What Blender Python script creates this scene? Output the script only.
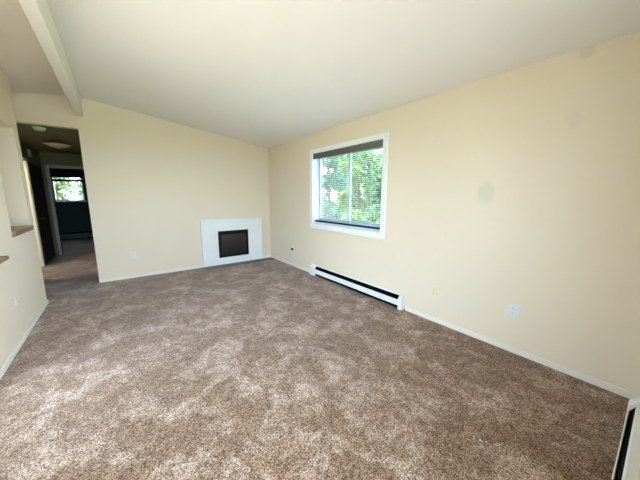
import bpy, bmesh, math, random
import numpy as np
from mathutils import Matrix, Vector

for o in list(bpy.data.objects):
    bpy.data.objects.remove(o, do_unlink=True)
scene = bpy.context.scene
COL = scene.collection
random.seed(7)

# ------------------------------------------------------------------ camera
CAM_H, FPX, PITCH, YAW, ROLL = 1.4018, 266.54, 0.16269, 0.64719, 0.00035
cd = bpy.data.cameras.new('camera'); cam = bpy.data.objects.new('camera', cd); COL.objects.link(cam)
cd.sensor_fit = 'HORIZONTAL'; cd.sensor_width = 36.0; cd.lens = FPX / 640 * 36.0
cd.clip_start = 0.01; cd.clip_end = 200
_f = Vector((math.sin(YAW) * math.cos(PITCH), math.cos(YAW) * math.cos(PITCH), -math.sin(PITCH)))
_r = Vector((math.cos(YAW), -math.sin(YAW), 0)); _u = _r.cross(_f)
_r2 = math.cos(ROLL) * _r + math.sin(ROLL) * _u; _u2 = -math.sin(ROLL) * _r + math.cos(ROLL) * _u
M4 = Matrix.Identity(4)
for i in range(3):
    M4[i][0], M4[i][1], M4[i][2] = _r2[i], _u2[i], -_f[i]
M4[0][3], M4[1][3], M4[2][3] = 0, 0, CAM_H
cam.matrix_world = M4
scene.camera = cam

# ------------------------------------------------------------------ world, sun, exposure
w = bpy.data.worlds.new('sky'); scene.world = w; w.use_nodes = True
bg = w.node_tree.nodes['Background']
bg.inputs[0].default_value = (0.62, 0.79, 1.0, 1); bg.inputs[1].default_value = 3.3
sl = bpy.data.lights.new('sun', 'SUN'); sl.energy = 4.5; sl.angle = 0.03; sl.color = (1, .91, .76)
sun = bpy.data.objects.new('sun', sl); COL.objects.link(sun)
sun.rotation_euler = Vector((0.16, 0.12, -0.97)).to_track_quat('-Z', 'Y').to_euler()
vs = scene.view_settings
vs.view_transform = 'Standard'; vs.look = 'None'; vs.gamma = 1.0; vs.use_curve_mapping = False
vs.exposure = 2.54


def portal(loc, direction, sx, sy):
    """sky portal filling one window opening (guides daylight sampling)"""
    l = bpy.data.lights.new('window_daylight', 'AREA'); l.shape = 'RECTANGLE'; l.size = sx; l.size_y = sy
    l.cycles.is_portal = True
    o = bpy.data.objects.new('window_daylight', l); COL.objects.link(o); o.location = loc
    o.rotation_euler = Vector(direction).to_track_quat('-Z', 'Z' if abs(direction[2]) < .5 else 'Y').to_euler()


# ------------------------------------------------------------------ dimensions (metres, camera above the origin)
XR, D, XL, YE, XJ = 2.746, 5.527, -0.863, 4.869, -0.351      # right wall, back wall, left wall, left wall's end, hall jamb
YN = -0.055                                                  # near wall
HW, PITCHC, XRIDGE = 2.44, 0.136, -0.315                     # eave height, roof pitch, ridge
ZH = 2.399                                                   # hall ceiling
def ceil_z(x):
    return HW + PITCHC * (XR - x) if x > XRIDGE else HW + PITCHC * (XR - XRIDGE) - PITCHC * (XRIDGE - x)
WY0, WY1, WZ0, WZ1 = 2.305, 3.83, 0.925, 2.115               # window opening
OA, OB, OZ0, OZ1 = 1.571, 2.2015, 0.151, 0.701               # firebox opening
NY0, NY1, NZ0, NZ1 = 3.95, 4.69, 1.02, 2.17                  # niche in left wall
LBX, LW0, LW1, LZ0, LZ1 = XL - .40, 1.95, 2.90, .08, 2.08       # unseen window added in the left wall for more daylight
SX0, SX1, SZ0, SZ1 = 1.28, 1.78, 1.0, 2.02                     # window behind the camera, above the near heater
DX0, DX1, DZ1 = -0.82, 0.95, 2.14                            # glass door behind the camera

portal(((DX0 + DX1) / 2, YN - .14, DZ1 / 2), (0, 1, 0), DX1 - DX0, DZ1)
portal(((SX0 + SX1) / 2, YN - .14, (SZ0 + SZ1) / 2), (0, 1, 0), SX1 - SX0, SZ1 - SZ0)
portal((XR + .14, (WY0 + WY1) / 2, (WZ0 + WZ1) / 2), (-1, 0, 0), WY1 - WY0, WZ1 - WZ0)
portal((LBX, (LW0 + LW1) / 2, (LZ0 + LZ1) / 2), (1, 0, 0), LW1 - LW0, LZ1 - LZ0)
portal((-2.98, 6.40, 1.45), (1, 0, 0), .9, .9)
portal((-1.19, 11.90, 1.63), (0, -1, 0), .74, .78)

# ------------------------------------------------------------------ materials
def new_mat(name):
    m = bpy.data.materials.new(name); m.use_nodes = True
    nt = m.node_tree
    return m, nt, nt.nodes['Principled BSDF']

def nd(nt, typ, **kw):
    n = nt.nodes.new(typ)
    for k, v in kw.items():
        setattr(n, k, v)
    return n

def plain(name, col, rough=.5, metal=0, spec=.5, var=.06, scale=9, bump=0, bscale=60):
    """base colour with slight procedural mottling and optional fine relief"""
    m, nt, p = new_mat(name)
    p.inputs['Roughness'].default_value = rough; p.inputs['Metallic'].default_value = metal
    p.inputs['Specular IOR Level'].default_value = spec
    tc = nd(nt, 'ShaderNodeTexCoord')
    n = nd(nt, 'ShaderNodeTexNoise'); n.inputs['Scale'].default_value = scale; n.inputs['Detail'].default_value = 4
    nt.links.new(tc.outputs['Object'], n.inputs['Vector'])
    mx = nd(nt, 'ShaderNodeMix', data_type='RGBA')
    mx.inputs[6].default_value = (*[c * (1 - var) for c in col], 1); mx.inputs[7].default_value = (*[min(1, c * (1 + var)) for c in col], 1)
    nt.links.new(n.outputs['Fac'], mx.inputs[0]); nt.links.new(mx.outputs[2], p.inputs['Base Color'])
    if bump:
        b = nd(nt, 'ShaderNodeTexNoise'); b.inputs['Scale'].default_value = bscale; b.inputs['Detail'].default_value = 3
        nt.links.new(tc.outputs['Object'], b.inputs['Vector'])
        bn = nd(nt, 'ShaderNodeBump'); bn.inputs['Strength'].default_value = bump; bn.inputs['Distance'].default_value = .004
        nt.links.new(b.outputs['Fac'], bn.inputs['Height']); nt.links.new(bn.outputs['Normal'], p.inputs['Normal'])
    return m

WALL_C = (0.83, 0.718, 0.56)
def wall_paint(name, spots=(), col=WALL_C):
    m = plain(name, col, .62, var=.012, scale=2.0, bump=.12, bscale=90, spec=.35)
    if spots:      # two filler patches left on the wall, seen as slightly greyer ovals
        nt = m.node_tree; p = nt.nodes['Principled BSDF']
        src = p.inputs['Base Color'].links[0].from_socket
        geo = nd(nt, 'ShaderNodeNewGeometry')
        for (y, z, ry, rz, amt) in spots:
            mp = nd(nt, 'ShaderNodeVectorMath', operation='SUBTRACT'); mp.inputs[1].default_value = (XR, y, z)
            sc = nd(nt, 'ShaderNodeVectorMath', operation='MULTIPLY'); sc.inputs[1].default_value = (0, 1 / ry, 1 / rz)
            ln = nd(nt, 'ShaderNodeVectorMath', operation='LENGTH')
            rg = nd(nt, 'ShaderNodeMapRange'); rg.interpolation_type = 'SMOOTHSTEP'
            rg.inputs[1].default_value = .55; rg.inputs[2].default_value = 1.15; rg.inputs[3].default_value = amt; rg.inputs[4].default_value = 0
            nt.links.new(geo.outputs['Position'], mp.inputs[0]); nt.links.new(mp.outputs[0], sc.inputs[0]); nt.links.new(sc.outputs[0], ln.inputs[0])
            nt.links.new(ln.outputs['Value'], rg.inputs[0])
            mx = nd(nt, 'ShaderNodeMix', data_type='RGBA'); mx.inputs[7].default_value = (.58, .54, .42, 1)
            nt.links.new(rg.outputs[0], mx.inputs[0]); nt.links.new(src, mx.inputs[6]); src = mx.outputs[2]
        nt.links.new(src, p.inputs['Base Color'])
    return m

def carpet():
    m, nt, p = new_mat('cut_pile_carpet')
    p.inputs['Roughness'].default_value = .95; p.inputs['Specular IOR Level'].default_value = .1
    p.inputs['Sheen Weight'].default_value = .4; p.inputs['Sheen Tint'].default_value = (.92, .90, .98, 1); p.inputs['Sheen Roughness'].default_value = .35
    tc = nd(nt, 'ShaderNodeTexCoord')
    L = nt.links.new
    def noise(scale, detail, rough, vec=None, dist=0):
        n = nd(nt, 'ShaderNodeTexNoise'); n.inputs['Scale'].default_value = scale; n.inputs['Detail'].default_value = detail
        n.inputs['Roughness'].default_value = rough; n.inputs['Distortion'].default_value = dist
        L(vec or tc.outputs['Object'], n.inputs['Vector']); return n
    # yarn tufts: one random tone per tuft, fleck clumps a few centimetres across
    vo = nd(nt, 'ShaderNodeTexVoronoi'); vo.inputs['Scale'].default_value = 200; L(tc.outputs['Object'], vo.inputs['Vector'])
    sp = nd(nt, 'ShaderNodeSeparateColor'); L(vo.outputs['Color'], sp.inputs[0])
    cl = noise(95, 3, .75)
    a1 = nd(nt, 'ShaderNodeMath', operation='MULTIPLY_ADD'); a1.inputs[1].default_value = .70; L(sp.outputs[0], a1.inputs[0])
    a2 = nd(nt, 'ShaderNodeMath', operation='MULTIPLY_ADD'); a2.inputs[1].default_value = 1.0; a2.inputs[2].default_value = -.375; L(cl.outputs['Fac'], a2.inputs[0])
    mid = noise(15, 6, .85)
    a3 = nd(nt, 'ShaderNodeMath', operation='MULTIPLY_ADD'); a3.inputs[1].default_value = 1.15; L(mid.outputs['Fac'], a3.inputs[0]); L(a2.outputs[0], a3.inputs[2])
    a4 = nd(nt, 'ShaderNodeMath', operation='SUBTRACT'); a4.inputs[1].default_value = .575; L(a3.outputs[0], a4.inputs[0])
    L(a4.outputs[0], a1.inputs[2])
    r1 = nd(nt, 'ShaderNodeValToRGB'); e = r1.color_ramp.elements
    e[0].position = .12; e[0].color = (.082, .042, .022, 1); e[1].position = .95; e[1].color = (.61, .44, .32, 1)
    k = e.new(.5); k.color = (.285, .176, .104, 1)
    L(a1.outputs[0], r1.inputs[0])
    # brushed pile: patches and short streaks where the nap leans the other way, cool sheen painted into the colour
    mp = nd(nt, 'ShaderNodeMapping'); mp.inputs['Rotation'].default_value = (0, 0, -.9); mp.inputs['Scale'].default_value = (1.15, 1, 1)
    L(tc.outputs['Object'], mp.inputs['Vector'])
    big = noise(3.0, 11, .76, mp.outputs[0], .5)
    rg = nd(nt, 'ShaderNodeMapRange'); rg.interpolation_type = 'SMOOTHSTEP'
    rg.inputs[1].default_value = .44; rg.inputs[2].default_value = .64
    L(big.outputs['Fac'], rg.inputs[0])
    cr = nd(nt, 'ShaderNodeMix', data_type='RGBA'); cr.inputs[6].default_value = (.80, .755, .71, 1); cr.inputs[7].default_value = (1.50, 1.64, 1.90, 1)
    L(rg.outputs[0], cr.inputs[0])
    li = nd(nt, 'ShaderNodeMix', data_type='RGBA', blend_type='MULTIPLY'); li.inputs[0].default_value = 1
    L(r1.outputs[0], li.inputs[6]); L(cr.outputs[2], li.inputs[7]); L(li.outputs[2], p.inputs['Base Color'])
    bn = nd(nt, 'ShaderNodeBump'); bn.inputs['Strength'].default_value = .5; bn.inputs['Distance'].default_value = .006
    L(a1.outputs[0], bn.inputs['Height']); L(bn.outputs['Normal'], p.inputs['Normal'])
    return m

def glass(name, refl=.06, tint=(.96, .98, .98), rough=.02):
    m = bpy.data.materials.new(name); m.use_nodes = True; nt = m.node_tree; nt.nodes.clear()
    o = nd(nt, 'ShaderNodeOutputMaterial'); mx = nd(nt, 'ShaderNodeMixShader'); t = nd(nt, 'ShaderNodeBsdfTransparent'); g = nd(nt, 'ShaderNodeBsdfGlossy')
    t.inputs[0].default_value = (*tint, 1); g.inputs['Roughness'].default_value = rough
    fr = nd(nt, 'ShaderNodeFresnel'); fr.inputs[0].default_value = 1.3
    mu = nd(nt, 'ShaderNodeMath', operation='MULTIPLY_ADD'); mu.inputs[1].default_value = .5; mu.inputs[2].default_value = refl * .5
    nt.links.new(fr.outputs[0], mu.inputs[0]); nt.links.new(mu.outputs[0], mx.inputs[0])
    nt.links.new(t.outputs[0], mx.inputs[1]); nt.links.new(g.outputs[0], mx.inputs[2]); nt.links.new(mx.outputs[0], o.inputs[0])
    return m

def leaf_mat(name, c0, c1, c2):
    m = bpy.data.materials.new(name); m.use_nodes = True; nt = m.node_tree; nt.nodes.clear()
    o = nd(nt, 'ShaderNodeOutputMaterial'); mx = nd(nt, 'ShaderNodeMixShader'); mx.inputs[0].default_value = .45
    d_ = nd(nt, 'ShaderNodeBsdfDiffuse'); t = nd(nt, 'ShaderNodeBsdfTranslucent')
    tc = nd(nt, 'ShaderNodeTexCoord'); n = nd(nt, 'ShaderNodeTexNoise'); n.inputs['Scale'].default_value = 4.5; n.inputs['Detail'].default_value = 8; n.inputs['Roughness'].default_value = .8
    nt.links.new(tc.outputs['Object'], n.inputs['Vector'])
    r = nd(nt, 'ShaderNodeValToRGB'); e = r.color_ramp.elements
    e[0].position = .38; e[0].color = (*c0, 1); e[1].position = .64; e[1].color = (*c2, 1); k = e.new(.5); k.color = (*c1, 1)
    nt.links.new(n.outputs['Fac'], r.inputs[0])
    for s in (d_, t):
        nt.links.new(r.outputs[0], s.inputs['Color'])
    nt.links.new(d_.outputs[0], mx.inputs[1]); nt.links.new(t.outputs[0], mx.inputs[2]); nt.links.new(mx.outputs[0], o.inputs[0])
    return m

def wood_mat(name, c0, c1):
    m, nt, p = new_mat(name); p.inputs['Roughness'].default_value = .4
    tc = nd(nt, 'ShaderNodeTexCoord'); mp = nd(nt, 'ShaderNodeMapping'); mp.inputs['Scale'].default_value = (22, 2.2, 22)
    n = nd(nt, 'ShaderNodeTexNoise'); n.inputs['Scale'].default_value = 2.5; n.inputs['Detail'].default_value = 6
    mx = nd(nt, 'ShaderNodeMix', data_type='RGBA'); mx.inputs[6].default_value = (*c0, 1); mx.inputs[7].default_value = (*c1, 1)
    nt.links.new(tc.outputs['Object'], mp.inputs[0]); nt.links.new(mp.outputs[0], n.inputs['Vector']); nt.links.new(n.outputs['Fac'], mx.inputs[0])
    nt.links.new(mx.outputs[2], p.inputs['Base Color'])
    return m

def lit_mat(name, col, strength):
    m, nt, p = new_mat(name)
    p.inputs['Base Color'].default_value = (.9, .85, .7, 1); p.inputs['Emission Color'].default_value = (*col, 1); p.inputs['Emission Strength'].default_value = strength
    return m

MT = dict(
    lit=lit_mat('lit_opal_glass', (1, .86, .52), 20),
    wall=wall_paint('cream_wall_paint'),
    hall=wall_paint('shaded_hall_paint', (), (.19, .18, .105)),  # the hall's shade is darkened into this olive colour
    wall_r=wall_paint('cream_wall_paint_patched', ((1.075, 1.437, .085, .115, .35), (.512, 2.405, .05, .05, .3), (.535, 1.96, .06, .07, .14))),
    ceiling=plain('ceiling_paint', (.89, .865, .825), .75, var=.015, scale=3, bump=.22, bscale=45, spec=.2),
    ceiling_l=plain('ceiling_paint_beige', (.93, .85, .74), .75, var=.015, scale=3, bump=.22, bscale=45, spec=.2),
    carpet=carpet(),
    trim=plain('white_trim_paint', (.88, .83, .74), .38, var=.02),
    beam=plain('beam_paint', (.84, .80, .72), .5, var=.02),
    white=plain('white_gloss_paint', (.90, .91, .92), .32, var=.015),
    vinyl=plain('window_vinyl', (.80, .84, .88), .35, var=.02),
    sash=plain('sash_vinyl', (.30, .36, .42), .4, var=.03),
    dim=plain('shaded_heater_enamel', (.10, .125, .12), .5, var=.05),  # heater enamel darkened to carry the bedroom's shade
    heater=plain('heater_enamel', (.84, .84, .84), .3, var=.02),
    black=plain('black_metal', (.0022, .0022, .0026), .5, spec=.15, var=.2),
    slot_shade=plain('heater_slot_shade', (.002, .002, .0018), .7, spec=.05, var=.2),  # near-black, stands for shade in the heater slot and the gap below
    slate=plain('grey_slate', (.065, .068, .075), .5, var=.25, scale=14, bump=.3, bscale=25),
    plate=plain('white_plastic', (.80, .80, .78), .35, var=.02),
    ivory=plain('ivory_plastic', (.83, .73, .53), .35, var=.02),
    dark=plain('dark_slot', (.003, .003, .003), .6, spec=.1),
    valance=plain('backlit_taupe_valance', (.12, .11, .09), .6, var=.08),  # backlit darkness set into the valance colour
    rail=plain('backlit_blind_rail', (.012, .018, .02), .5, spec=.2, var=.1),  # silhouette tone of a backlit rail set into its colour
    slat=plain('white_slat', (.82, .86, .90), .45, var=.02),
    cord=plain('white_cord', (.80, .80, .80), .5),
    wood=wood_mat('stained_oak', (.19, .10, .05), (.40, .24, .13)),
    glass=glass('window_glass'),
    fireglass=glass('smoked_fire_glass', .16, (.09, .11, .11), .22),
    brass=plain('antique_brass', (.42, .30, .13), .28, metal=1.0, var=.1),
    shade=plain('frosted_shade_glass', (.55, .50, .38), .06, spec=1.0, var=.1, scale=40),
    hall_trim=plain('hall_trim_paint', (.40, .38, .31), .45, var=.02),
    log=plain('charred_log', (.012, .011, .010), .9, spec=.1, var=.4, scale=20, bump=.5, bscale=30),
    leaf_a=leaf_mat('leaves_fresh_green', (.03, .07, .04), (.11, .20, .09), (.36, .46, .24)),
    leaf_b=leaf_mat('leaves_blue_green', (.035, .08, .065), (.12, .21, .15), (.34, .45, .36)),
    leaf_c=leaf_mat('leaves_yellow_green', (.045, .075, .025), (.19, .24, .09), (.48, .52, .27)),
    darkdoor=plain('dark_stained_door', (.022, .022, .015), .55, spec=.25, var=.2),
    teal=plain('shaded_bedroom_paint', (.03, .05, .048), .7, var=.05),  # bedroom gloom painted into the wall colour
    bark=plain('bark', (.10, .075, .055), .9, var=.4, scale=18, bump=.6, bscale=30),
    grass=plain('lawn', (.10, .17, .05), .95, var=.4, scale=6),
    added_patio=plain('bounce_concrete', (.50, .44, .36), .9, var=.1, scale=5),
    lint=plain('lint', (.8, .78, .74), .9),
)

# ------------------------------------------------------------------ mesh helpers
def obj(name, bm, mat, parent=None, smooth=False):
    me = bpy.data.meshes.new(name); bm.normal_update(); bm.to_mesh(me); bm.free()
    me.materials.append(MT[mat])
    if smooth:
        for f in me.polygons:
            f.use_smooth = True
    o = bpy.data.objects.new(name, me); COL.objects.link(o)
    if parent:
        o.parent = parent
    return o

def add_box(bm, x0, x1, y0, y1, z0, z1, bevel=0):
    t = bmesh.new()
    v = [t.verts.new(c) for c in ((x0, y0, z0), (x1, y0, z0), (x1, y1, z0), (x0, y1, z0), (x0, y0, z1), (x1, y0, z1), (x1, y1, z1), (x0, y1, z1))]
    for f in ((0, 3, 2, 1), (4, 5, 6, 7), (0, 1, 5, 4), (1, 2, 6, 5), (2, 3, 7, 6), (3, 0, 4, 7)):
        t.faces.new([v[i] for i in f])
    if bevel:
        bmesh.ops.bevel(t, geom=t.edges[:], offset=bevel, segments=2, affect='EDGES', profile=.6)
    tm = bpy.data.meshes.new('tmp'); t.to_mesh(tm); t.free(); bm.from_mesh(tm); bpy.data.meshes.remove(tm)

def boxes(*bs, bevel=0):
    bm = bmesh.new()
    for b in bs:
        add_box(bm, *b, bevel=bevel)
    return bm

def add_prism(bm, pts, axis, a0, a1):
    """closed polygon of 2-D points swept along axis (0 x, 1 y, 2 z)"""
    def P(p, a):
        return {0: (a, p[0], p[1]), 1: (p[0], a, p[1]), 2: (p[0], p[1], a)}[axis]
    A = [bm.verts.new(P(p, a0)) for p in pts]; B = [bm.verts.new(P(p, a1)) for p in pts]
    n = len(pts)
    fs = [bm.faces.new(A[::-1]), bm.faces.new(B)]
    for i in range(n):
        fs.append(bm.faces.new((A[i], A[(i + 1) % n], B[(i + 1) % n], B[i])))
    bmesh.ops.recalc_face_normals(bm, faces=fs)

def add_lathe(bm, prof, seg=24, center=(0, 0, 0), axis=2):
    rings = []
    for r, z in prof:
        ring = []
        for i in range(seg):
            a = 2 * math.pi * i / seg
            p = (r * math.cos(a), r * math.sin(a), z)
            if axis == 0:
                p = (z, r * math.cos(a), r * math.sin(a))
            elif axis == 1:
                p = (r * math.cos(a), z, r * math.sin(a))
            ring.append(bm.verts.new((p[0] + center[0], p[1] + center[1], p[2] + center[2])))
        rings.append(ring)
    fs = []
    for a, b in zip(rings, rings[1:]):
        for i in range(seg):
            fs.append(bm.faces.new((a[i], a[(i + 1) % seg], b[(i + 1) % seg], b[i])))
    fs.append(bm.faces.new(rings[0][::-1])); fs.append(bm.faces.new(rings[-1]))
    bmesh.ops.recalc_face_normals(bm, faces=fs)

def add_tube(bm, pts, rad, seg=8):
    pts = [Vector(p) for p in pts]
    rads = rad if isinstance(rad, (list, tuple)) else [rad] * len(pts)
    rings = []
    for i, p in enumerate(pts):
        t = (pts[min(i + 1, len(pts) - 1)] - pts[max(i - 1, 0)]).normalized()
        s = t.cross(Vector((0, 0, 1)) if abs(t.z) < .9 else Vector((1, 0, 0))).normalized(); u = s.cross(t)
        rings.append([bm.verts.new(p + rads[i] * (math.cos(2 * math.pi * k / seg) * s + math.sin(2 * math.pi * k / seg) * u)) for k in range(seg)])
    fs = []
    for a, b in zip(rings, rings[1:]):
        for k in range(seg):
            fs.append(bm.faces.new((a[k], a[(k + 1) % seg], b[(k + 1) % seg], b[k])))
    fs.append(bm.faces.new(rings[0][::-1])); fs.append(bm.faces.new(rings[-1]))
    bmesh.ops.recalc_face_normals(bm, faces=fs)

def tag(o, label, cat, group=None):
    o['label'] = label; o['category'] = cat
    if group:
        o['group'] = group
    return o

def thing(name, label, cat, loc=(0, 0, 0), rotz=0, group=None):
    o = bpy.data.objects.new(name, None); COL.objects.link(o); o.empty_display_size = .1
    o.location = loc; o.rotation_euler = (0, 0, rotz)
    return tag(o, label, cat, group)

def struct(name, bm, mat, label=None, cat=None):
    o = obj(name, bm, mat); o['kind'] = 'structure'
    if label:
        o['label'] = label; o['category'] = cat
    return o

def struct_root(name, label, cat, loc=(0, 0, 0)):
    o = bpy.data.objects.new(name, None); COL.objects.link(o); o.location = loc
    o['kind'] = 'structure'; o['label'] = label; o['category'] = cat; o.empty_display_size = .1
    return o

# ================================================================== the setting
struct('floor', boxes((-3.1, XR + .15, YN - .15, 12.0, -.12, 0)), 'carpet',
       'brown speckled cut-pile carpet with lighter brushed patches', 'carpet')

# right wall with its window opening
struct('wall_right', boxes((XR, XR + .15, YN - .15, WY0, 0, HW), (XR, XR + .15, WY1, D + .12, 0, HW),
                           (XR, XR + .15, WY0, WY1, 0, WZ0), (XR, XR + .15, WY0, WY1, WZ1, HW)), 'wall_r',
       'cream painted wall with a window and grey filler patches', 'wall')

# back wall with hall opening, firebox opening and gabled top
bm = boxes((XJ, OA, D, D + .12, 0, ZH), (OB, XR, D, D + .12, 0, ZH), (OA, OB, D, D + .12, 0, OZ0), (OA, OB, D, D + .12, OZ1, ZH),
           (-2.3, -1.30, D, D + .12, 0, ZH))
add_prism(bm, [(-2.3, ZH), (XR, ZH), (XR, ceil_z(XR)), (XRIDGE, ceil_z(XRIDGE)), (-2.3, ceil_z(-2.3))], 1, D, D + .12)
struct('wall_back', bm, 'wall', 'cream wall behind the white fireplace, with the hall opening', 'wall')

# near wall (behind the camera) with a sliding glass door
bm = boxes((-1.283, DX0, YN - .15, YN, 0, DZ1), (DX1, SX0, YN - .15, YN, 0, DZ1), (SX1, XR, YN - .15, YN, 0, DZ1), (SX0, SX1, YN - .15, YN, 0, SZ0), (SX0, SX1, YN - .15, YN, SZ1, DZ1))
add_prism(bm, [(-1.283, DZ1), (XR, DZ1), (XR, ceil_z(XR)), (XRIDGE, ceil_z(XRIDGE)), (-1.283, ceil_z(-1.283))], 1, YN - .15, YN)
struct('wall_near', bm, 'wall', 'cream wall above the long white heater beside the glass door', 'wall')

# left wall: thick, with a niche over the wooden ledge
LB = XL - .42
bm = bmesh.new()
for b in ((LB, XL, YN, LW0, 0, 2.5), (LB, XL, LW1, NY0, 0, 2.5), (LB, XL, LW0, LW1, 0, LZ0), (LB, XL, LW0, LW1, LZ1, 2.5), (LB, XL, NY1, YE, 0, 2.5), (LB, XL, NY0, NY1, 0, NZ0), (LB, XL, NY0, NY1, NZ1, 2.5), (LB, XL - .3, NY0, NY1, NZ0, NZ1)):
    add_box(bm, *b)
add_prism(bm, [(LB, 2.5), (XL, 2.5), (XL, ceil_z(XL)), (LB, ceil_z(LB))], 1, YN, YE)
struct('wall_left', bm, 'wall', 'cream left wall with a tall niche over a wooden ledge', 'wall')
struct('wall_passage_left', boxes((-2.42, -2.3, YE - .12, D + .12, 0, 2.59)), 'wall', 'cream end wall of the side passage', 'wall')
struct('wall_passage_near', boxes((-2.3, LB, YE - .12, YE, 0, 2.60)), 'wall', 'cream wall of the side passage', 'wall')

# vaulted ceiling: two sloping planes
bm = bmesh.new(); t = .14
add_prism(bm, [(XRIDGE, ceil_z(XRIDGE)), (XR, HW), (XR + .7, HW - .7 * PITCHC), (XR + .7, HW - .7 * PITCHC + t), (XRIDGE, ceil_z(XRIDGE) + t)], 1, YN - .75, D + .3)
struct('ceiling_right', bm, 'ceiling', 'off-white sloping ceiling rising from the window wall to the beam', 'ceiling')
bm = bmesh.new()
add_prism(bm, [(XRIDGE, ceil_z(XRIDGE)), (-1.65, ceil_z(-1.65)), (-1.65, ceil_z(-1.65) + t), (XRIDGE, ceil_z(XRIDGE) + t)], 1, YN - .75, D + .3)
add_prism(bm, [(-1.65, ceil_z(-1.65)), (-2.6, ceil_z(-2.6)), (-2.6, ceil_z(-2.6) + t), (-1.65, ceil_z(-1.65) + t)], 1, YE - .15, D + .3)
struct('ceiling_left', bm, 'ceiling_l', 'pale beige sloping ceiling between the beam and the left wall', 'ceiling')
# ridge beam
bm = boxes((-.356, -.272, YN, D, 2.575, 2.853), bevel=.004)
tag(struct('ridge_beam', bm, 'beam'), 'white painted ridge beam running along the ceiling to the fireplace wall', 'beam')

# hall, side room and bedroom beyond the opening
YH, YB = 8.85, 11.80
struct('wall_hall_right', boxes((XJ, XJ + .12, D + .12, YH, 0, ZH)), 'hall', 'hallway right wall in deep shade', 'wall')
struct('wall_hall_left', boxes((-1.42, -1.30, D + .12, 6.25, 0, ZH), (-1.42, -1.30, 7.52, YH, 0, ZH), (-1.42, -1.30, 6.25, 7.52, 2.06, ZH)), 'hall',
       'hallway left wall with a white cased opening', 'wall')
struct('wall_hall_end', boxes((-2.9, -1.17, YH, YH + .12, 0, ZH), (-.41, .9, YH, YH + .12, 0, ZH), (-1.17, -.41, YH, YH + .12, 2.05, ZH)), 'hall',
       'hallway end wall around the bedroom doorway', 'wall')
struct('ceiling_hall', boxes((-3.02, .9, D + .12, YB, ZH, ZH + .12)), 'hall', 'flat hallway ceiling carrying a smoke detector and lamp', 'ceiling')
struct('wall_side_room', boxes((-2.92, -1.42, 5.78, 5.90, 0, ZH), (-2.92, -1.42, 7.75, 7.87, 0, ZH), (-3.04, -2.92, 5.78, 5.95, 0, ZH), (-3.04, -2.92, 6.85, 7.87, 0, ZH),
                               (-3.04, -2.92, 5.95, 6.85, 0, 1.0), (-3.04, -2.92, 5.95, 6.85, 1.9, ZH)), 'wall', 'side room walls behind the hallway opening', 'wall')
BX0, BX1, BZ0, BZ1 = -1.56, -.82, 1.25, 2.02
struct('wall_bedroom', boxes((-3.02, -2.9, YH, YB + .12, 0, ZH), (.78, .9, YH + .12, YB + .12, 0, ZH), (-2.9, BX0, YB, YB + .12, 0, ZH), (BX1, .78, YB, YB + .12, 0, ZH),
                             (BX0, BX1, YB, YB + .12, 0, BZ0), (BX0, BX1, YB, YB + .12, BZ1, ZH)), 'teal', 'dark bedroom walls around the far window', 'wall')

# baseboards
H = .050
struct('baseboard_right', boxes((XR - .014, XR, YN, 1.86, 0, H), (XR - .014, XR, 3.86, D, 0, H), bevel=.003), 'trim', 'cream baseboard along the window wall', 'baseboard')
struct('baseboard_back', boxes((XJ, 1.245, D - .014, D, 0, H), (2.53, XR - .014, D - .014, D, 0, H), bevel=.003), 'trim', 'white baseboard beside the fireplace', 'baseboard')
struct('baseboard_left', boxes((XL, XL + .014, YN, YE, 0, H), bevel=.003), 'trim', 'white baseboard along the left wall', 'baseboard')
struct('baseboard_near', boxes((2.36, XR - .014, YN, YN + .014, 0, H), bevel=.003), 'trim', 'cream baseboard stub in the near corner', 'baseboard')
# casings
struct('trim_1', boxes((-1.30, -1.285, 7.52, 7.585, 0, 2.115), (-1.30, -1.285, 6.19, 6.25, 0, 2.115), (-1.30, -1.285, 6.25, 7.52, 2.06, 2.115),
                       (-1.42, -1.30, 7.505, 7.52, 0, 2.06), (-1.42, -1.30, 6.25, 6.265, 0, 2.06)), 'trim', 'white casing of the hallway side opening', 'casing')
struct('trim_2', boxes((-1.235, -1.17, YH - .015, YH, 0, 2.115), (-.41, XJ, YH - .015, YH, 0, 2.115), (-1.17, -.41, YH - .015, YH, 2.05, 2.115),
                       (-1.185, -1.17, YH, YH + .12, 0, 2.05)), 'hall_trim', 'pale casing around the bedroom doorway', 'casing')

# ------------------------------------------------------------------ window 1 (right wall)
w1 = struct_root('window_1', 'white framed sliding window looking onto green trees', 'window', (XR, (WY0 + WY1) / 2, WZ0))
def rel(root, bm):
    bmesh.ops.translate(bm, verts=bm.verts[:], vec=-Vector(root.location)); return bm
CW = .078; CT = .064
for b in ((XR - .018, XR, WY0 - CW, WY0, WZ0 - CW, WZ1 + CT), (XR - .018, XR, WY1, WY1 + CW, WZ0 - CW, WZ1 + CT),
          (XR - .018, XR, WY0, WY1, WZ1, WZ1 + CT), (XR - .018, XR, WY0, WY1, WZ0 - CW, WZ0)):
    obj('casing_board', rel(w1, boxes(b, bevel=.004)), 'white', w1)
obj('jamb_liner', rel(w1, boxes((XR, XR + .10, WY0, WY0 + .008, WZ0, WZ1), (XR, XR + .10, WY1 - .008, WY1, WZ0, WZ1), (XR, XR + .10, WY0, WY1, WZ1 - .008, WZ1), (XR, XR + .10, WY0, WY1, WZ0, WZ0 + .008))), 'white', w1)
FX0, FX1 = XR + .085, XR + .145
obj('frame', rel(w1, boxes((FX0, FX1, WY0 + .008, WY0 + .045, WZ0 + .008, WZ1 - .008), (FX0, FX1, WY1 - .045, WY1 - .008, WZ0 + .008, WZ1 - .008),
                           (FX0, FX1, WY0 + .045, WY1 - .045, WZ1 - .05, WZ1 - .008), (FX0, FX1, WY0 + .045, WY1 - .045, WZ0 + .008, WZ0 + .06), bevel=.003)), 'vinyl', w1)
YM = 3.03
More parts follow.
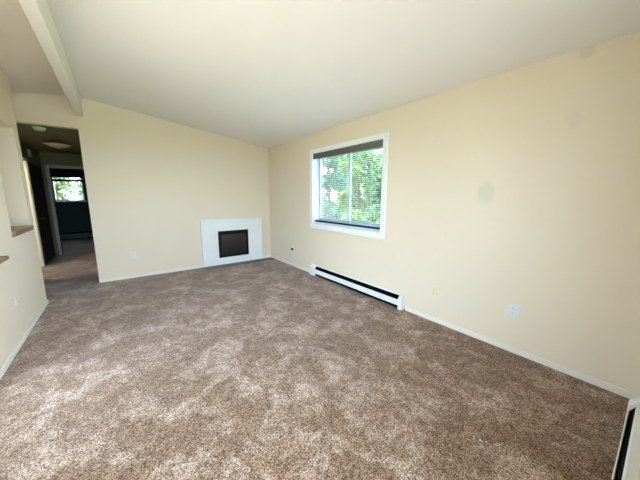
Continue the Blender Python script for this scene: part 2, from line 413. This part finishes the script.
for (a, b, dx) in ((WY0 + .045, YM + .025, .028), (YM - .025, WY1 - .045, 0)):
    x0 = FX0 + .006 + dx; x1 = x0 + .022
    s = obj('sash', rel(w1, boxes((x0, x1, a, a + .032, WZ0 + .06, WZ1 - .05), (x0, x1, b - .032, b, WZ0 + .06, WZ1 - .05), (x0, x1, a + .032, b - .032, WZ1 - .085, WZ1 - .05),
                                  (x0, x1, a + .032, b - .032, WZ0 + .06, WZ0 + .10), bevel=.003)), 'sash', w1)
    obj('pane', rel(w1, boxes((x0 + .008, x0 + .012, a + .032, b - .032, WZ0 + .10, WZ1 - .085))), 'glass', s)

# glass door behind the camera
d1 = struct_root('door_1', 'white framed sliding glass door in the near wall', 'door', ((DX0 + DX1) / 2, YN - .075, 0))
obj('frame', rel(d1, boxes((DX0, DX0 + .05, YN - .14, YN - .02, 0, DZ1), (DX1 - .05, DX1, YN - .14, YN - .02, 0, DZ1), (DX0 + .05, DX1 - .05, YN - .14, YN - .02, DZ1 - .05, DZ1),
                           (DX0 + .05, DX1 - .05, YN - .14, YN - .02, 0, .03))), 'vinyl', d1)
XM = (DX0 + DX1) / 2
for a, b, y in ((DX0 + .05, XM + .03, YN - .065), (XM - .03, DX1 - .05, YN - .10)):
    s = obj('door_leaf', rel(d1, boxes((a, a + .06, y - .03, y, .03, DZ1 - .05), (b - .06, b, y - .03, y, .03, DZ1 - .05), (a + .06, b - .06, y - .03, y, DZ1 - .11, DZ1 - .05), (a + .06, b - .06, y - .03, y, .03, .11))), 'vinyl', d1)
    obj('pane', rel(d1, boxes((a + .06, b - .06, y - .017, y - .013, .11, DZ1 - .11))), 'glass', s)

# bedroom and side room windows
w2 = struct_root('window_2', 'bedroom window seen down the hall with sunlit leaves outside', 'window', ((BX0 + BX1) / 2, YB, BZ0))
obj('frame', rel(w2, boxes((BX0, BX0 + .04, YB + .03, YB + .10, BZ0, BZ1), (BX1 - .04, BX1, YB + .03, YB + .10, BZ0, BZ1), (BX0 + .04, BX1 - .04, YB + .03, YB + .10, BZ1 - .03, BZ1), (BX0 + .04, BX1 - .04, YB + .03, YB + .10, BZ0, BZ0 + .035))), 'vinyl', w2)
obj('sill', rel(w2, boxes((BX0 - .05, BX1 + .05, YB - .05, YB + .03, BZ0 - .03, BZ0), bevel=.004)), 'vinyl', w2)
obj('pane', rel(w2, boxes((BX0 + .04, BX1 - .04, YB + .063, YB + .067, BZ0 + .035, BZ1 - .03))), 'glass', w2)
w5 = struct_root('window_5', 'white framed window in the near wall above the heater', 'window', ((SX0 + SX1) / 2, YN - .1, SZ0))
obj('frame', rel(w5, boxes((SX0, SX0 + .045, YN - .13, YN - .07, SZ0, SZ1), (SX1 - .045, SX1, YN - .13, YN - .07, SZ0, SZ1), (SX0 + .045, SX1 - .045, YN - .13, YN - .07, SZ1 - .045, SZ1),
                           (SX0 + .045, SX1 - .045, YN - .13, YN - .07, SZ0, SZ0 + .045))), 'vinyl', w5)
obj('pane', rel(w5, boxes((SX0 + .045, SX1 - .045, YN - .102, YN - .098, SZ0 + .045, SZ1 - .045))), 'glass', w5)
w4 = struct_root('added_window_4', 'unseen wide white framed window added in the left wall for daylight', 'window', (LB, (LW0 + LW1) / 2, LZ0))
LM = (LW0 + LW1) / 2
obj('frame', rel(w4, boxes((LB + .01, LB + .07, LW0, LW0 + .045, LZ0, LZ1), (LB + .01, LB + .07, LW1 - .045, LW1, LZ0, LZ1), (LB + .01, LB + .07, LW0 + .045, LW1 - .045, LZ1 - .045, LZ1),
                           (LB + .01, LB + .07, LW0 + .045, LW1 - .045, LZ0, LZ0 + .045), (LB + .01, LB + .07, LM - .025, LM + .025, LZ0 + .045, LZ1 - .045))), 'vinyl', w4)
for a, b in ((LW0 + .045, LM - .025), (LM + .025, LW1 - .045)):
    obj('pane', rel(w4, boxes((LB + .038, LB + .042, a, b, LZ0 + .045, LZ1 - .045))), 'glass', w4)
w3 = struct_root('window_3', 'side room window lighting the hall floor', 'window', (-2.98, 6.75, 1.0))
obj('frame', rel(w3, boxes((-3.02, -2.95, 5.95, 5.99, 1.0, 1.9), (-3.02, -2.95, 6.81, 6.85, 1.0, 1.9), (-3.02, -2.95, 5.99, 6.81, 1.86, 1.9), (-3.02, -2.95, 5.99, 6.81, 1.0, 1.04))), 'vinyl', w3)
obj('pane', rel(w3, boxes((-2.987, -2.983, 5.99, 6.81, 1.04, 1.86))), 'glass', w3)
d2 = struct_root('door_2', 'very dark flush door on the hall left wall', 'door', (-1.30, 8.2, 0))
obj('door_leaf', rel(d2, boxes((-1.30, -1.282, 7.66, 8.74, .01, 2.05), bevel=.002)), 'darkdoor', d2)
bm = bmesh.new(); add_lathe(bm, [(.012, 0), (.012, .03), (.027, .04), (.03, .055), (.02, .068)], 16, (-1.283, 7.74, .95), 0); obj('knob', rel(d2, bm), 'brass', d2, True)

# outdoors
struct('ground', boxes((-30, 40, -30, 45, -.5, -.3)), 'grass', 'green lawn outside the windows', 'ground')
struct('added_patio', boxes((-7, 5, -7, YN - .16, -.3, -.06), (-7, -1.30, YN - .16, 4.7, -.3, -.06)), 'added_patio', 'pale concrete slab added unseen outside the glass door to bounce daylight in', 'added_patio')  # pale slab added out of view to bounce daylight up to the ceiling

# ================================================================== objects
# fireplace
FA, FB, FZ = 1.2563, 2.521, .940
fp = thing('fireplace', 'white panelled fireplace surround with a small black glass-fronted firebox', 'fireplace', ((FA + FB) / 2, D, 0))
obj('surround', rel(fp, boxes((FA + .05, OA, D - .03, D, .006, FZ - .05), (OB, FB - .05, D - .03, D, .006, FZ - .05), (OA, OB, D - .03, D, .006, OZ0), (OA, OB, D - .03, D, OZ1, FZ - .05))), 'white', fp)
for b in ((FA, FA + .05, D - .042, D, .006, FZ), (FB - .05, FB, D - .042, D, .006, FZ), (FA + .05, FB - .05, D - .042, D, FZ - .05, FZ)):
    obj('edge_moulding', rel(fp, boxes(b, bevel=.005)), 'white', fp)
fb = obj('firebox', rel(fp, boxes((OA, OA + .006, D - .03, D + .32, OZ0, OZ1), (OB - .006, OB, D - .03, D + .32, OZ0, OZ1), (OA + .006, OB - .006, D - .03, D + .32, OZ0, OZ0 + .006),
                                  (OA + .006, OB - .006, D - .03, D + .32, OZ1 - .006, OZ1), (OA + .006, OB - .006, D + .314, D + .32, OZ0 + .006, OZ1 - .006))), 'black', fp)
fw = .045
obj('door_frame', rel(fp, boxes((OA, OA + fw, D - .04, D - .03, OZ0, OZ1), (OB - fw, OB, D - .04, D - .03, OZ0, OZ1), (OA + fw, OB - fw, D - .04, D - .03, OZ1 - .075, OZ1), (OA + fw, OB - fw, D - .04, D - .03, OZ0, OZ0 + .06), bevel=.003)), 'black', fb)
obj('glass_door', rel(fp, boxes((OA + fw - .004, OB - fw + .004, D - .028, D - .024, OZ0 + .055, OZ1 - .07))), 'fireglass', fb)
for (x0, x1, y, z, r) in ((OA + .10, OB - .10, D + .10, OZ0 + .055, .045), (OA + .14, OB - .16, D + .20, OZ0 + .06, .05), (OA + .17, OB - .2, D + .15, OZ0 + .135, .04)):
    bm = bmesh.new(); add_tube(bm, [(x0 + (x1 - x0) * k / 5, y + .012 * math.sin(k * 1.7), z + .008 * math.cos(k * 2.1)) for k in range(6)], [r * (1 + .1 * math.sin(k * 2.3)) for k in range(6)], 9)
    obj('log', rel(fp, bm), 'log', fb)
tag(obj('hearth_slab', boxes((FA - .02, XR - .016, D - .24, D - .043, 0, .006), bevel=.002), 'slate'), 'thin grey slate hearth strip on the carpet before the fireplace', 'hearth')

# baseboard heaters: length along +X, back on y=0, front towards +Y
def heater(name, label, L, loc, rotz, hgt=.185, dep=.068, cap0=.05, cap1=.14, hood=.36, mat='heater'):
    r = thing(name, label, 'heater', loc, rotz, None)
    a, b = cap0, L - cap1
    bm = bmesh.new()     # back plate with hood on top
    add_prism(bm, [(0, .02), (0, hgt), (dep * (hood - .12), hgt), (dep * hood, hgt - .008), (dep * hood, hgt - .011), (dep * (hood - .12), hgt - .004), (.004, hgt - .004), (.004, .02)], 0, a, b)
    obj('back_plate', bm, mat, r)
    bm = bmesh.new()     # front cover, rolled top lip and returned bottom lip
    f1 = dep
    add_prism(bm, [(f1 - .012, .050), (f1, .055), (f1, hgt - .063), (f1 - .003, hgt - .056), (f1 - .006, hgt - .056), (f1 - .004, hgt - .063), (f1 - .004, .058), (f1 - .012, .053)], 0, a, b)
    obj('front_cover', bm, mat, r)
    bm = bmesh.new(); add_prism(bm, [(.005, .055), (.005, hgt - .010), (dep * hood - .005, hgt - .018), (dep - .011, hgt - .066), (dep - .011, .055)], 0, a, b)
    obj('slot_lining', bm, 'slot_shade', r)  # solid black filler that gives the slot its shade
    obj('toe_strip', boxes((a, b, .006, dep - .022, .012, .032)), 'slot_shade', r)
    for x0, x1 in ((0, a), (b, L)):
        bm = bmesh.new()
        add_prism(bm, [(0, 0), (0, hgt + .002), (dep * .45, hgt + .002), (dep + .002, hgt - .036), (dep + .002, .004), (dep - .004, 0)], 0, x0, x1)
        bmesh.ops.bevel(bm, geom=[e for e in bm.edges], offset=.0025, segments=1, affect='EDGES')
        obj('end_cap', bm, mat, r)
    return r
heater('baseboard_heater', 'long white baseboard heater with a dark slot below the window', 1.97, (XR, 1.885, 0), math.pi / 2)
heater('baseboard_heater', 'white baseboard heater with a black slot along the near wall', 1.11, (1.30, YN, 0), 0, hgt=.2, dep=.070, cap0=.05, cap1=.075, hood=.60)
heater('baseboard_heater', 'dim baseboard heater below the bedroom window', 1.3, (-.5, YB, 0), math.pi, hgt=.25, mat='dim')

# window blind
bx = XR + .042
bl = thing('window_blind', 'open white horizontal slat blind with a taupe valance in the window', 'blind', (bx, (WY0 + WY1) / 2, .965))
obj('valance', rel(bl, boxes((bx - .043, bx - .033, WY0 + .004, WY1 - .004, 2.022, WZ1 - .004), (bx - .028, bx + .028, WY0 + .012, WY1 - .012, 2.05, WZ1 - .012), bevel=.002)), 'valance', bl)
obj('bottom_rail', rel(bl, boxes((bx - .014, bx + .014, WY0 + .014, WY1 - .014, .960, .988), bevel=.003)), 'rail', bl)
sm = bmesh.new(); hl = (WY1 - WY0) / 2 - .014; sw = .0105
prof = [(-sw, 0), (-sw / 2, .0016), (0, .0022), (sw / 2, .0016), (sw, 0), (sw / 2, .0004), (0, .001), (-sw / 2, .0004)]
add_prism(sm, prof, 1, -hl, hl)
s0 = obj('slat', sm, 'slat', bl)
NS = 37; z0, z1 = 1.008, 2.035
for i in range(NS):
    s = s0 if i == 0 else s0.copy()
    if i:
        COL.objects.link(s)
    s.parent = bl; s.location = (0, 0, z0 + (z1 - z0) * i / (NS - 1) - .965)
    s.rotation_euler = (0, math.radians(1), 0)
for y in (WY0 + .22, (WY0 + WY1) / 2 - .05, WY1 - .22):
    for dx in (-.0135, .0135):
        bm = bmesh.new(); add_tube(bm, [(bx + dx, y, .985), (bx + dx, y, 2.05)], .0011, 5); obj('ladder_cord', rel(bl, bm), 'cord', bl)
bm = bmesh.new(); add_tube(bm, [(bx - .024, WY1 - .07, 2.05), (bx - .026, WY1 - .07, 1.40)], .0035, 6); obj('tilt_wand', rel(bl, bm), 'slat', bl)

# bedroom blind: drawn up, its bar crossing the upper part of the window
bb = thing('window_blind', 'raised dark blind across the top of the bedroom window', 'blind', ((BX0 + BX1) / 2, YB, 1.86))
obj('bottom_rail', rel(bb, boxes((BX0 - .03, BX1 + .03, YB - .055, YB - .02, 1.86, 1.925), bevel=.004)), 'rail', bb)
obj('valance', rel(bb, boxes((BX0 - .05, BX1 + .05, YB - .06, YB, 1.985, 2.17), bevel=.004)), 'rail', bb)
for x in (BX0 + .2, BX1 - .2):
    bm = bmesh.new(); add_tube(bm, [(x, YB - .037, 1.92), (x, YB - .037, 1.99)], .002, 5); obj('cord', rel(bb, bm), 'cord', bb)

# ledges on the left wall
def ledge(name, label, x0, x1, y0, y1, z, t=.035, rad=.03):
    bm = bmesh.new(); pts = []
    for (cx, cy, a0) in ((x1 - rad, y0 + rad, -90), (x1 - rad, y1 - rad, 0)):
        for k in range(6):
            a = math.radians(a0 + 18 * k); pts.append((cx + rad * math.cos(a) - x0, cy + rad * math.sin(a) - y0))
    pts += [(0, y1 - y0), (0, 0)]
    add_prism(bm, pts, 2, -t, 0)
    bmesh.ops.bevel(bm, geom=[e for e in bm.edges if abs(e.verts[0].co.z - e.verts[1].co.z) < 1e-6], offset=.005, segments=2, affect='EDGES')
    o = obj(name, bm, 'wood'); o.location = (x0, y0, z)
    return o
lg = thing('wall_ledge', 'stained wooden ledge at the foot of the left wall niche', 'ledge', (XL, (NY0 + NY1) / 2, NZ0))
b1 = ledge('board', '', XL - .298, XL + .032, NY0 + .002, NY1 - .002, NZ0 + .035); b1.parent = lg; b1.location = b1.location - lg.location
bm = boxes((XL, XL + .016, NY0 - .02, NY1 + .02, NZ0 - .022, NZ0), bevel=.003); obj('apron', rel(lg, bm), 'wood', lg)
lg2 = ledge('wall_shelf', '', XL, XL + .062, 2.85, 3.50, .885, .03)
tag(lg2, 'stained wooden shelf with a rounded end on the left wall, lower than the niche ledge', 'shelf')

# outlets: plate faces +Y in local space
def outlet(name, label, loc, rotz, mat='plate', wdt=.072, hgt=.116, kind='duplex', group=None):
    r = thing(name, label, 'outlet', loc, rotz, group)
    bm = boxes((-wdt / 2, wdt / 2, 0, .006, -hgt / 2, hgt / 2), bevel=.0022); obj('cover_plate', bm, mat, r)
    n = 2 if wdt > .1 else 1
    for j in range(n):
        cx = (j - (n - 1) / 2) * .046
        for sz in (-.0195, .0195):
            bm = bmesh.new(); pts = []
            for k in range(16):
                a = 2 * math.pi * k / 16; pts.append((cx + .0165 * math.cos(a), sz + max(-.0125, min(.0125, .0165 * math.sin(a)))))
            add_prism(bm, pts, 1, .006, .0085); f = obj('receptacle', bm, mat, r)
            obj('slot', boxes((cx - .0075, cx - .0055, .0083, .0092, sz - .002, sz + .007), (cx + .0055, cx + .0075, .0083, .0092, sz - .002, sz + .007), (cx - .0022, cx + .0022, .0083, .0092, sz - .009, sz - .005)), 'dark', f)
        bm = bmesh.new(); add_lathe(bm, [(.003, .006), (.003, .0075), (.0015, .008)], 10, (cx, 0, 0), 1); obj('screw', bm, mat, r)
    return r
outlet('wall_outlet', 'ivory electrical outlet on the window wall just past the heater', (XR, 1.508, .345), math.pi / 2, 'ivory')
outlet('wall_outlet', 'wider white double outlet plate near the window wall corner', (XR, .756, .395), math.pi / 2, 'plate', .10, .118)
outlet('wall_outlet', 'white outlet on the fireplace wall beside the hall opening', (.145, D, .400), math.pi, 'plate')
outlet('wall_outlet', 'white outlet low on the left wall below the ledges', (XL, 3.69, .42), -math.pi / 2, 'plate')
ph = outlet('wall_outlet', 'outlet with a black plug between fireplace corner and heater', (XR, 4.53, .375), math.pi / 2, 'plate')
cp = thing('power_cord', 'short white cord hanging from a black plug to the floor', 'cord', (XR - .009, 4.53, .355))
obj('plug', boxes((-.034, 0, -.020, .020, -.017, .017), bevel=.005), 'black', cp)
bm = bmesh.new(); add_tube(bm, [(-.025, -.004, -.016), (-.028, -.006, -.06), (-.022, -.010, -.16), (-.017, -.012, -.26), (-.019, -.014, -.345)], .009, 8); obj('cable', bm, 'cord', cp, True)

# hall ceiling fittings
sd = thing('smoke_detector', 'round white smoke detector on the hall ceiling', 'smoke detector', (-.805, 5.80, ZH))
bm = bmesh.new(); add_lathe(bm, [(.074, 0), (.074, -.012), (.068, -.018)], 28); obj('base', bm, 'plate', sd, False)
bm = bmesh.new(); add_lathe(bm, [(.064, -.016), (.060, -.034), (.045, -.042), (.012, -.043)], 28); obj('cover', bm, 'plate', sd, True)
cl = thing('ceiling_lamp', 'unlit flush brass and glass ceiling lamp in the hall', 'lamp', (-.765, 7.02, ZH))
bm = bmesh.new(); add_lathe(bm, [(.10, 0), (.10, -.02), (.075, -.03)], 28); obj('canopy', bm, 'brass', cl, True)
bm = bmesh.new(); add_lathe(bm, [(.075, -.028), (.150, -.040), (.188, -.055), (.190, -.062), (.150, -.088), (.09, -.108), (.02, -.115)], 32); obj('shade', bm, 'shade', cl, True)
bm = bmesh.new(); add_lathe(bm, [(.188, -.052), (.196, -.055), (.196, -.062), (.188, -.065)], 32); obj('rim', bm, 'brass', cl, True)
bm = bmesh.new(); add_lathe(bm, [(.02, -.112), (.024, -.122), (.012, -.134), (.006, -.146)], 14); obj('finial', bm, 'brass', cl, True)
ch = thing('door_chime', 'small pale door chime box high on the hall wall', 'chime', (-1.30, 7.86, 2.245))
obj('cover', boxes((0, .04, -.065, .065, -.065, .065), bevel=.006), 'hall_trim', ch)
obj('base', boxes((0, .012, -.075, .075, -.075, .075), bevel=.003), 'hall_trim', ch)

# lit globe lamp in the side room, warm light spilling onto the hall floor
gl = thing('globe_lamp', 'lit warm globe lamp on the side room ceiling off the hall', 'lamp', (-1.95, 6.35, ZH))
bm = bmesh.new(); add_lathe(bm, [(.06, 0), (.06, -.02), (.04, -.035)], 20); obj('base', bm, 'brass', gl, True)
bm = bmesh.new(); add_lathe(bm, [(.03, -.03)] + [(.10 * math.sin(math.radians(a)), -.125 + .10 * math.cos(math.radians(a))) for a in range(25, 180, 15)], 24); obj('globe', bm, 'lit', gl, True)

# lint on the carpet
for (x, y, s, w_) in ((1.548, .54, .0045, 'medium'), (1.553, .508, .0055, 'largest'), (1.569, .483, .0035, 'smallest')):
    bm = bmesh.new(); bmesh.ops.create_icosphere(bm, subdivisions=2, radius=s)
    for v in bm.verts:
        v.co *= 1 + random.uniform(-.3, .3); v.co.z = max(-s * .5, v.co.z * .6)
    o = obj('lint_crumb', bm, 'lint', None, True); o.location = (x, y, s * .5)
    tag(o, w_ + ' of three tiny white lint crumbs on the carpet near the corner', 'crumb', 'crumbs on the carpet')

# ------------------------------------------------------------------ trees outside
def foliage(name, mat, blobs, n, size, parent, seed):
    rng = np.random.default_rng(seed)
    wts = np.array([b[3] ** 2 for b in blobs]); wts = wts / wts.sum()
    idx = rng.choice(len(blobs), n, p=wts)
    B = np.array([b[:3] for b in blobs])[idx]; R = np.array([b[3] for b in blobs])[idx]
    dirs = rng.normal(size=(n, 3)); dirs /= np.linalg.norm(dirs, axis=1)[:, None]
    rad = R * rng.uniform(.15, 1, n) ** .45
    C = B + dirs * rad[:, None] * np.array([1, 1, .85])
    a = rng.normal(size=(n, 3)); a /= np.linalg.norm(a, axis=1)[:, None]
    b = np.cross(a, rng.normal(size=(n, 3))); b /= np.linalg.norm(b, axis=1)[:, None]
    c = np.cross(a, b); s = (size * rng.uniform(.6, 1.35, n))[:, None]
    V = np.stack([C - a * s, C + b * s * .45 + c * s * .12, C + a * s, C - b * s * .45 + c * s * .12], 1).reshape(-1, 3)
    F = np.arange(4 * n).reshape(-1, 4)
    me = bpy.data.meshes.new(name); me.from_pydata(V.tolist(), [], F.tolist()); me.materials.append(MT[mat])
    o = bpy.data.objects.new(name, me); COL.objects.link(o); o.parent = parent; o['kind'] = 'stuff'
    return o

def tree(label, loc, h, rad, mat, n, size, seed, low=.3, group='trees outside the windows'):
    rng = random.Random(seed)
    t = thing('leafy_tree', label, 'tree', loc, 0, group)
    bm = bmesh.new()
    tr = [(0, 0, 0), (.06, .03, h * .3), (-.04, .08, h * .6), (.02, .02, h * .9)]
    add_tube(bm, tr, [.11, .085, .06, .02], 9); obj('trunk', bm, 'bark', t, True)
    blobs = []
    for k in range(13):
        a = rng.uniform(0, 6.28); z = h * (low + (1 - low) * (k + .5) / 13); taper = 1 - .55 * (z / h) ** 2
        rr = rad * rng.uniform(.35, .95) * taper
        p = (rr * math.cos(a), rr * math.sin(a), z)
        blobs.append((*p, rad * rng.uniform(.38, .62) * (.75 + .25 * taper)))
        if k % 2 == 0:
            bm = bmesh.new(); zz = max(.2, z - .35)
            add_tube(bm, [(0, 0, zz), (p[0] * .5, p[1] * .5, zz + .2), (p[0], p[1], z)], [.035, .022, .008], 6); obj('branch', bm, 'bark', t, True)
    foliage('foliage', mat, blobs, n, size, t, seed)
    return t
G = -.3
T = 'outside the blind-covered window'
tree('fresh green broadleaf tree close ' + T, (5.4, 4.9, G), 4.6, .95, 'leaf_a', 7000, .07, 1, .08)
tree('blue-green bushy tree ' + T, (5.6, 7.5, G), 5.0, 1.0, 'leaf_b', 7000, .07, 2, .06)
tree('pale yellow-green tree between its darker neighbours ' + T, (8.0, 7.95, G), 5.2, .9, 'leaf_c', 6500, .075, 3, .06)
tree('tall fresh green tree standing at the back ' + T, (8.4, 10.4, G), 6.5, 1.15, 'leaf_a', 8000, .08, 4, .06)
tree('deep blue-green tree standing at the back ' + T, (8.0, 5.6, G), 6.0, 1.05, 'leaf_b', 8000, .08, 6, .06)
tree('yellow-green tree beyond the other trees ' + T, (10.8, 8.0, G), 6.5, 1.3, 'leaf_c', 8000, .09, 5, .06)
tree('very leafy green tree beyond the other trees ' + T, (11.2, 11.4, G), 6.8, 1.4, 'leaf_a', 8000, .09, 7, .06)
tree('sunlit yellow-green tree outside the bedroom window', (-2.2, 15.0, G), 3.6, .9, 'leaf_c', 5500, .075, 8, .15)
tree('green leafy tree outside the bedroom window', (-.6, 17.2, G), 3.7, 1.1, 'leaf_a', 5500, .075, 9, .15)
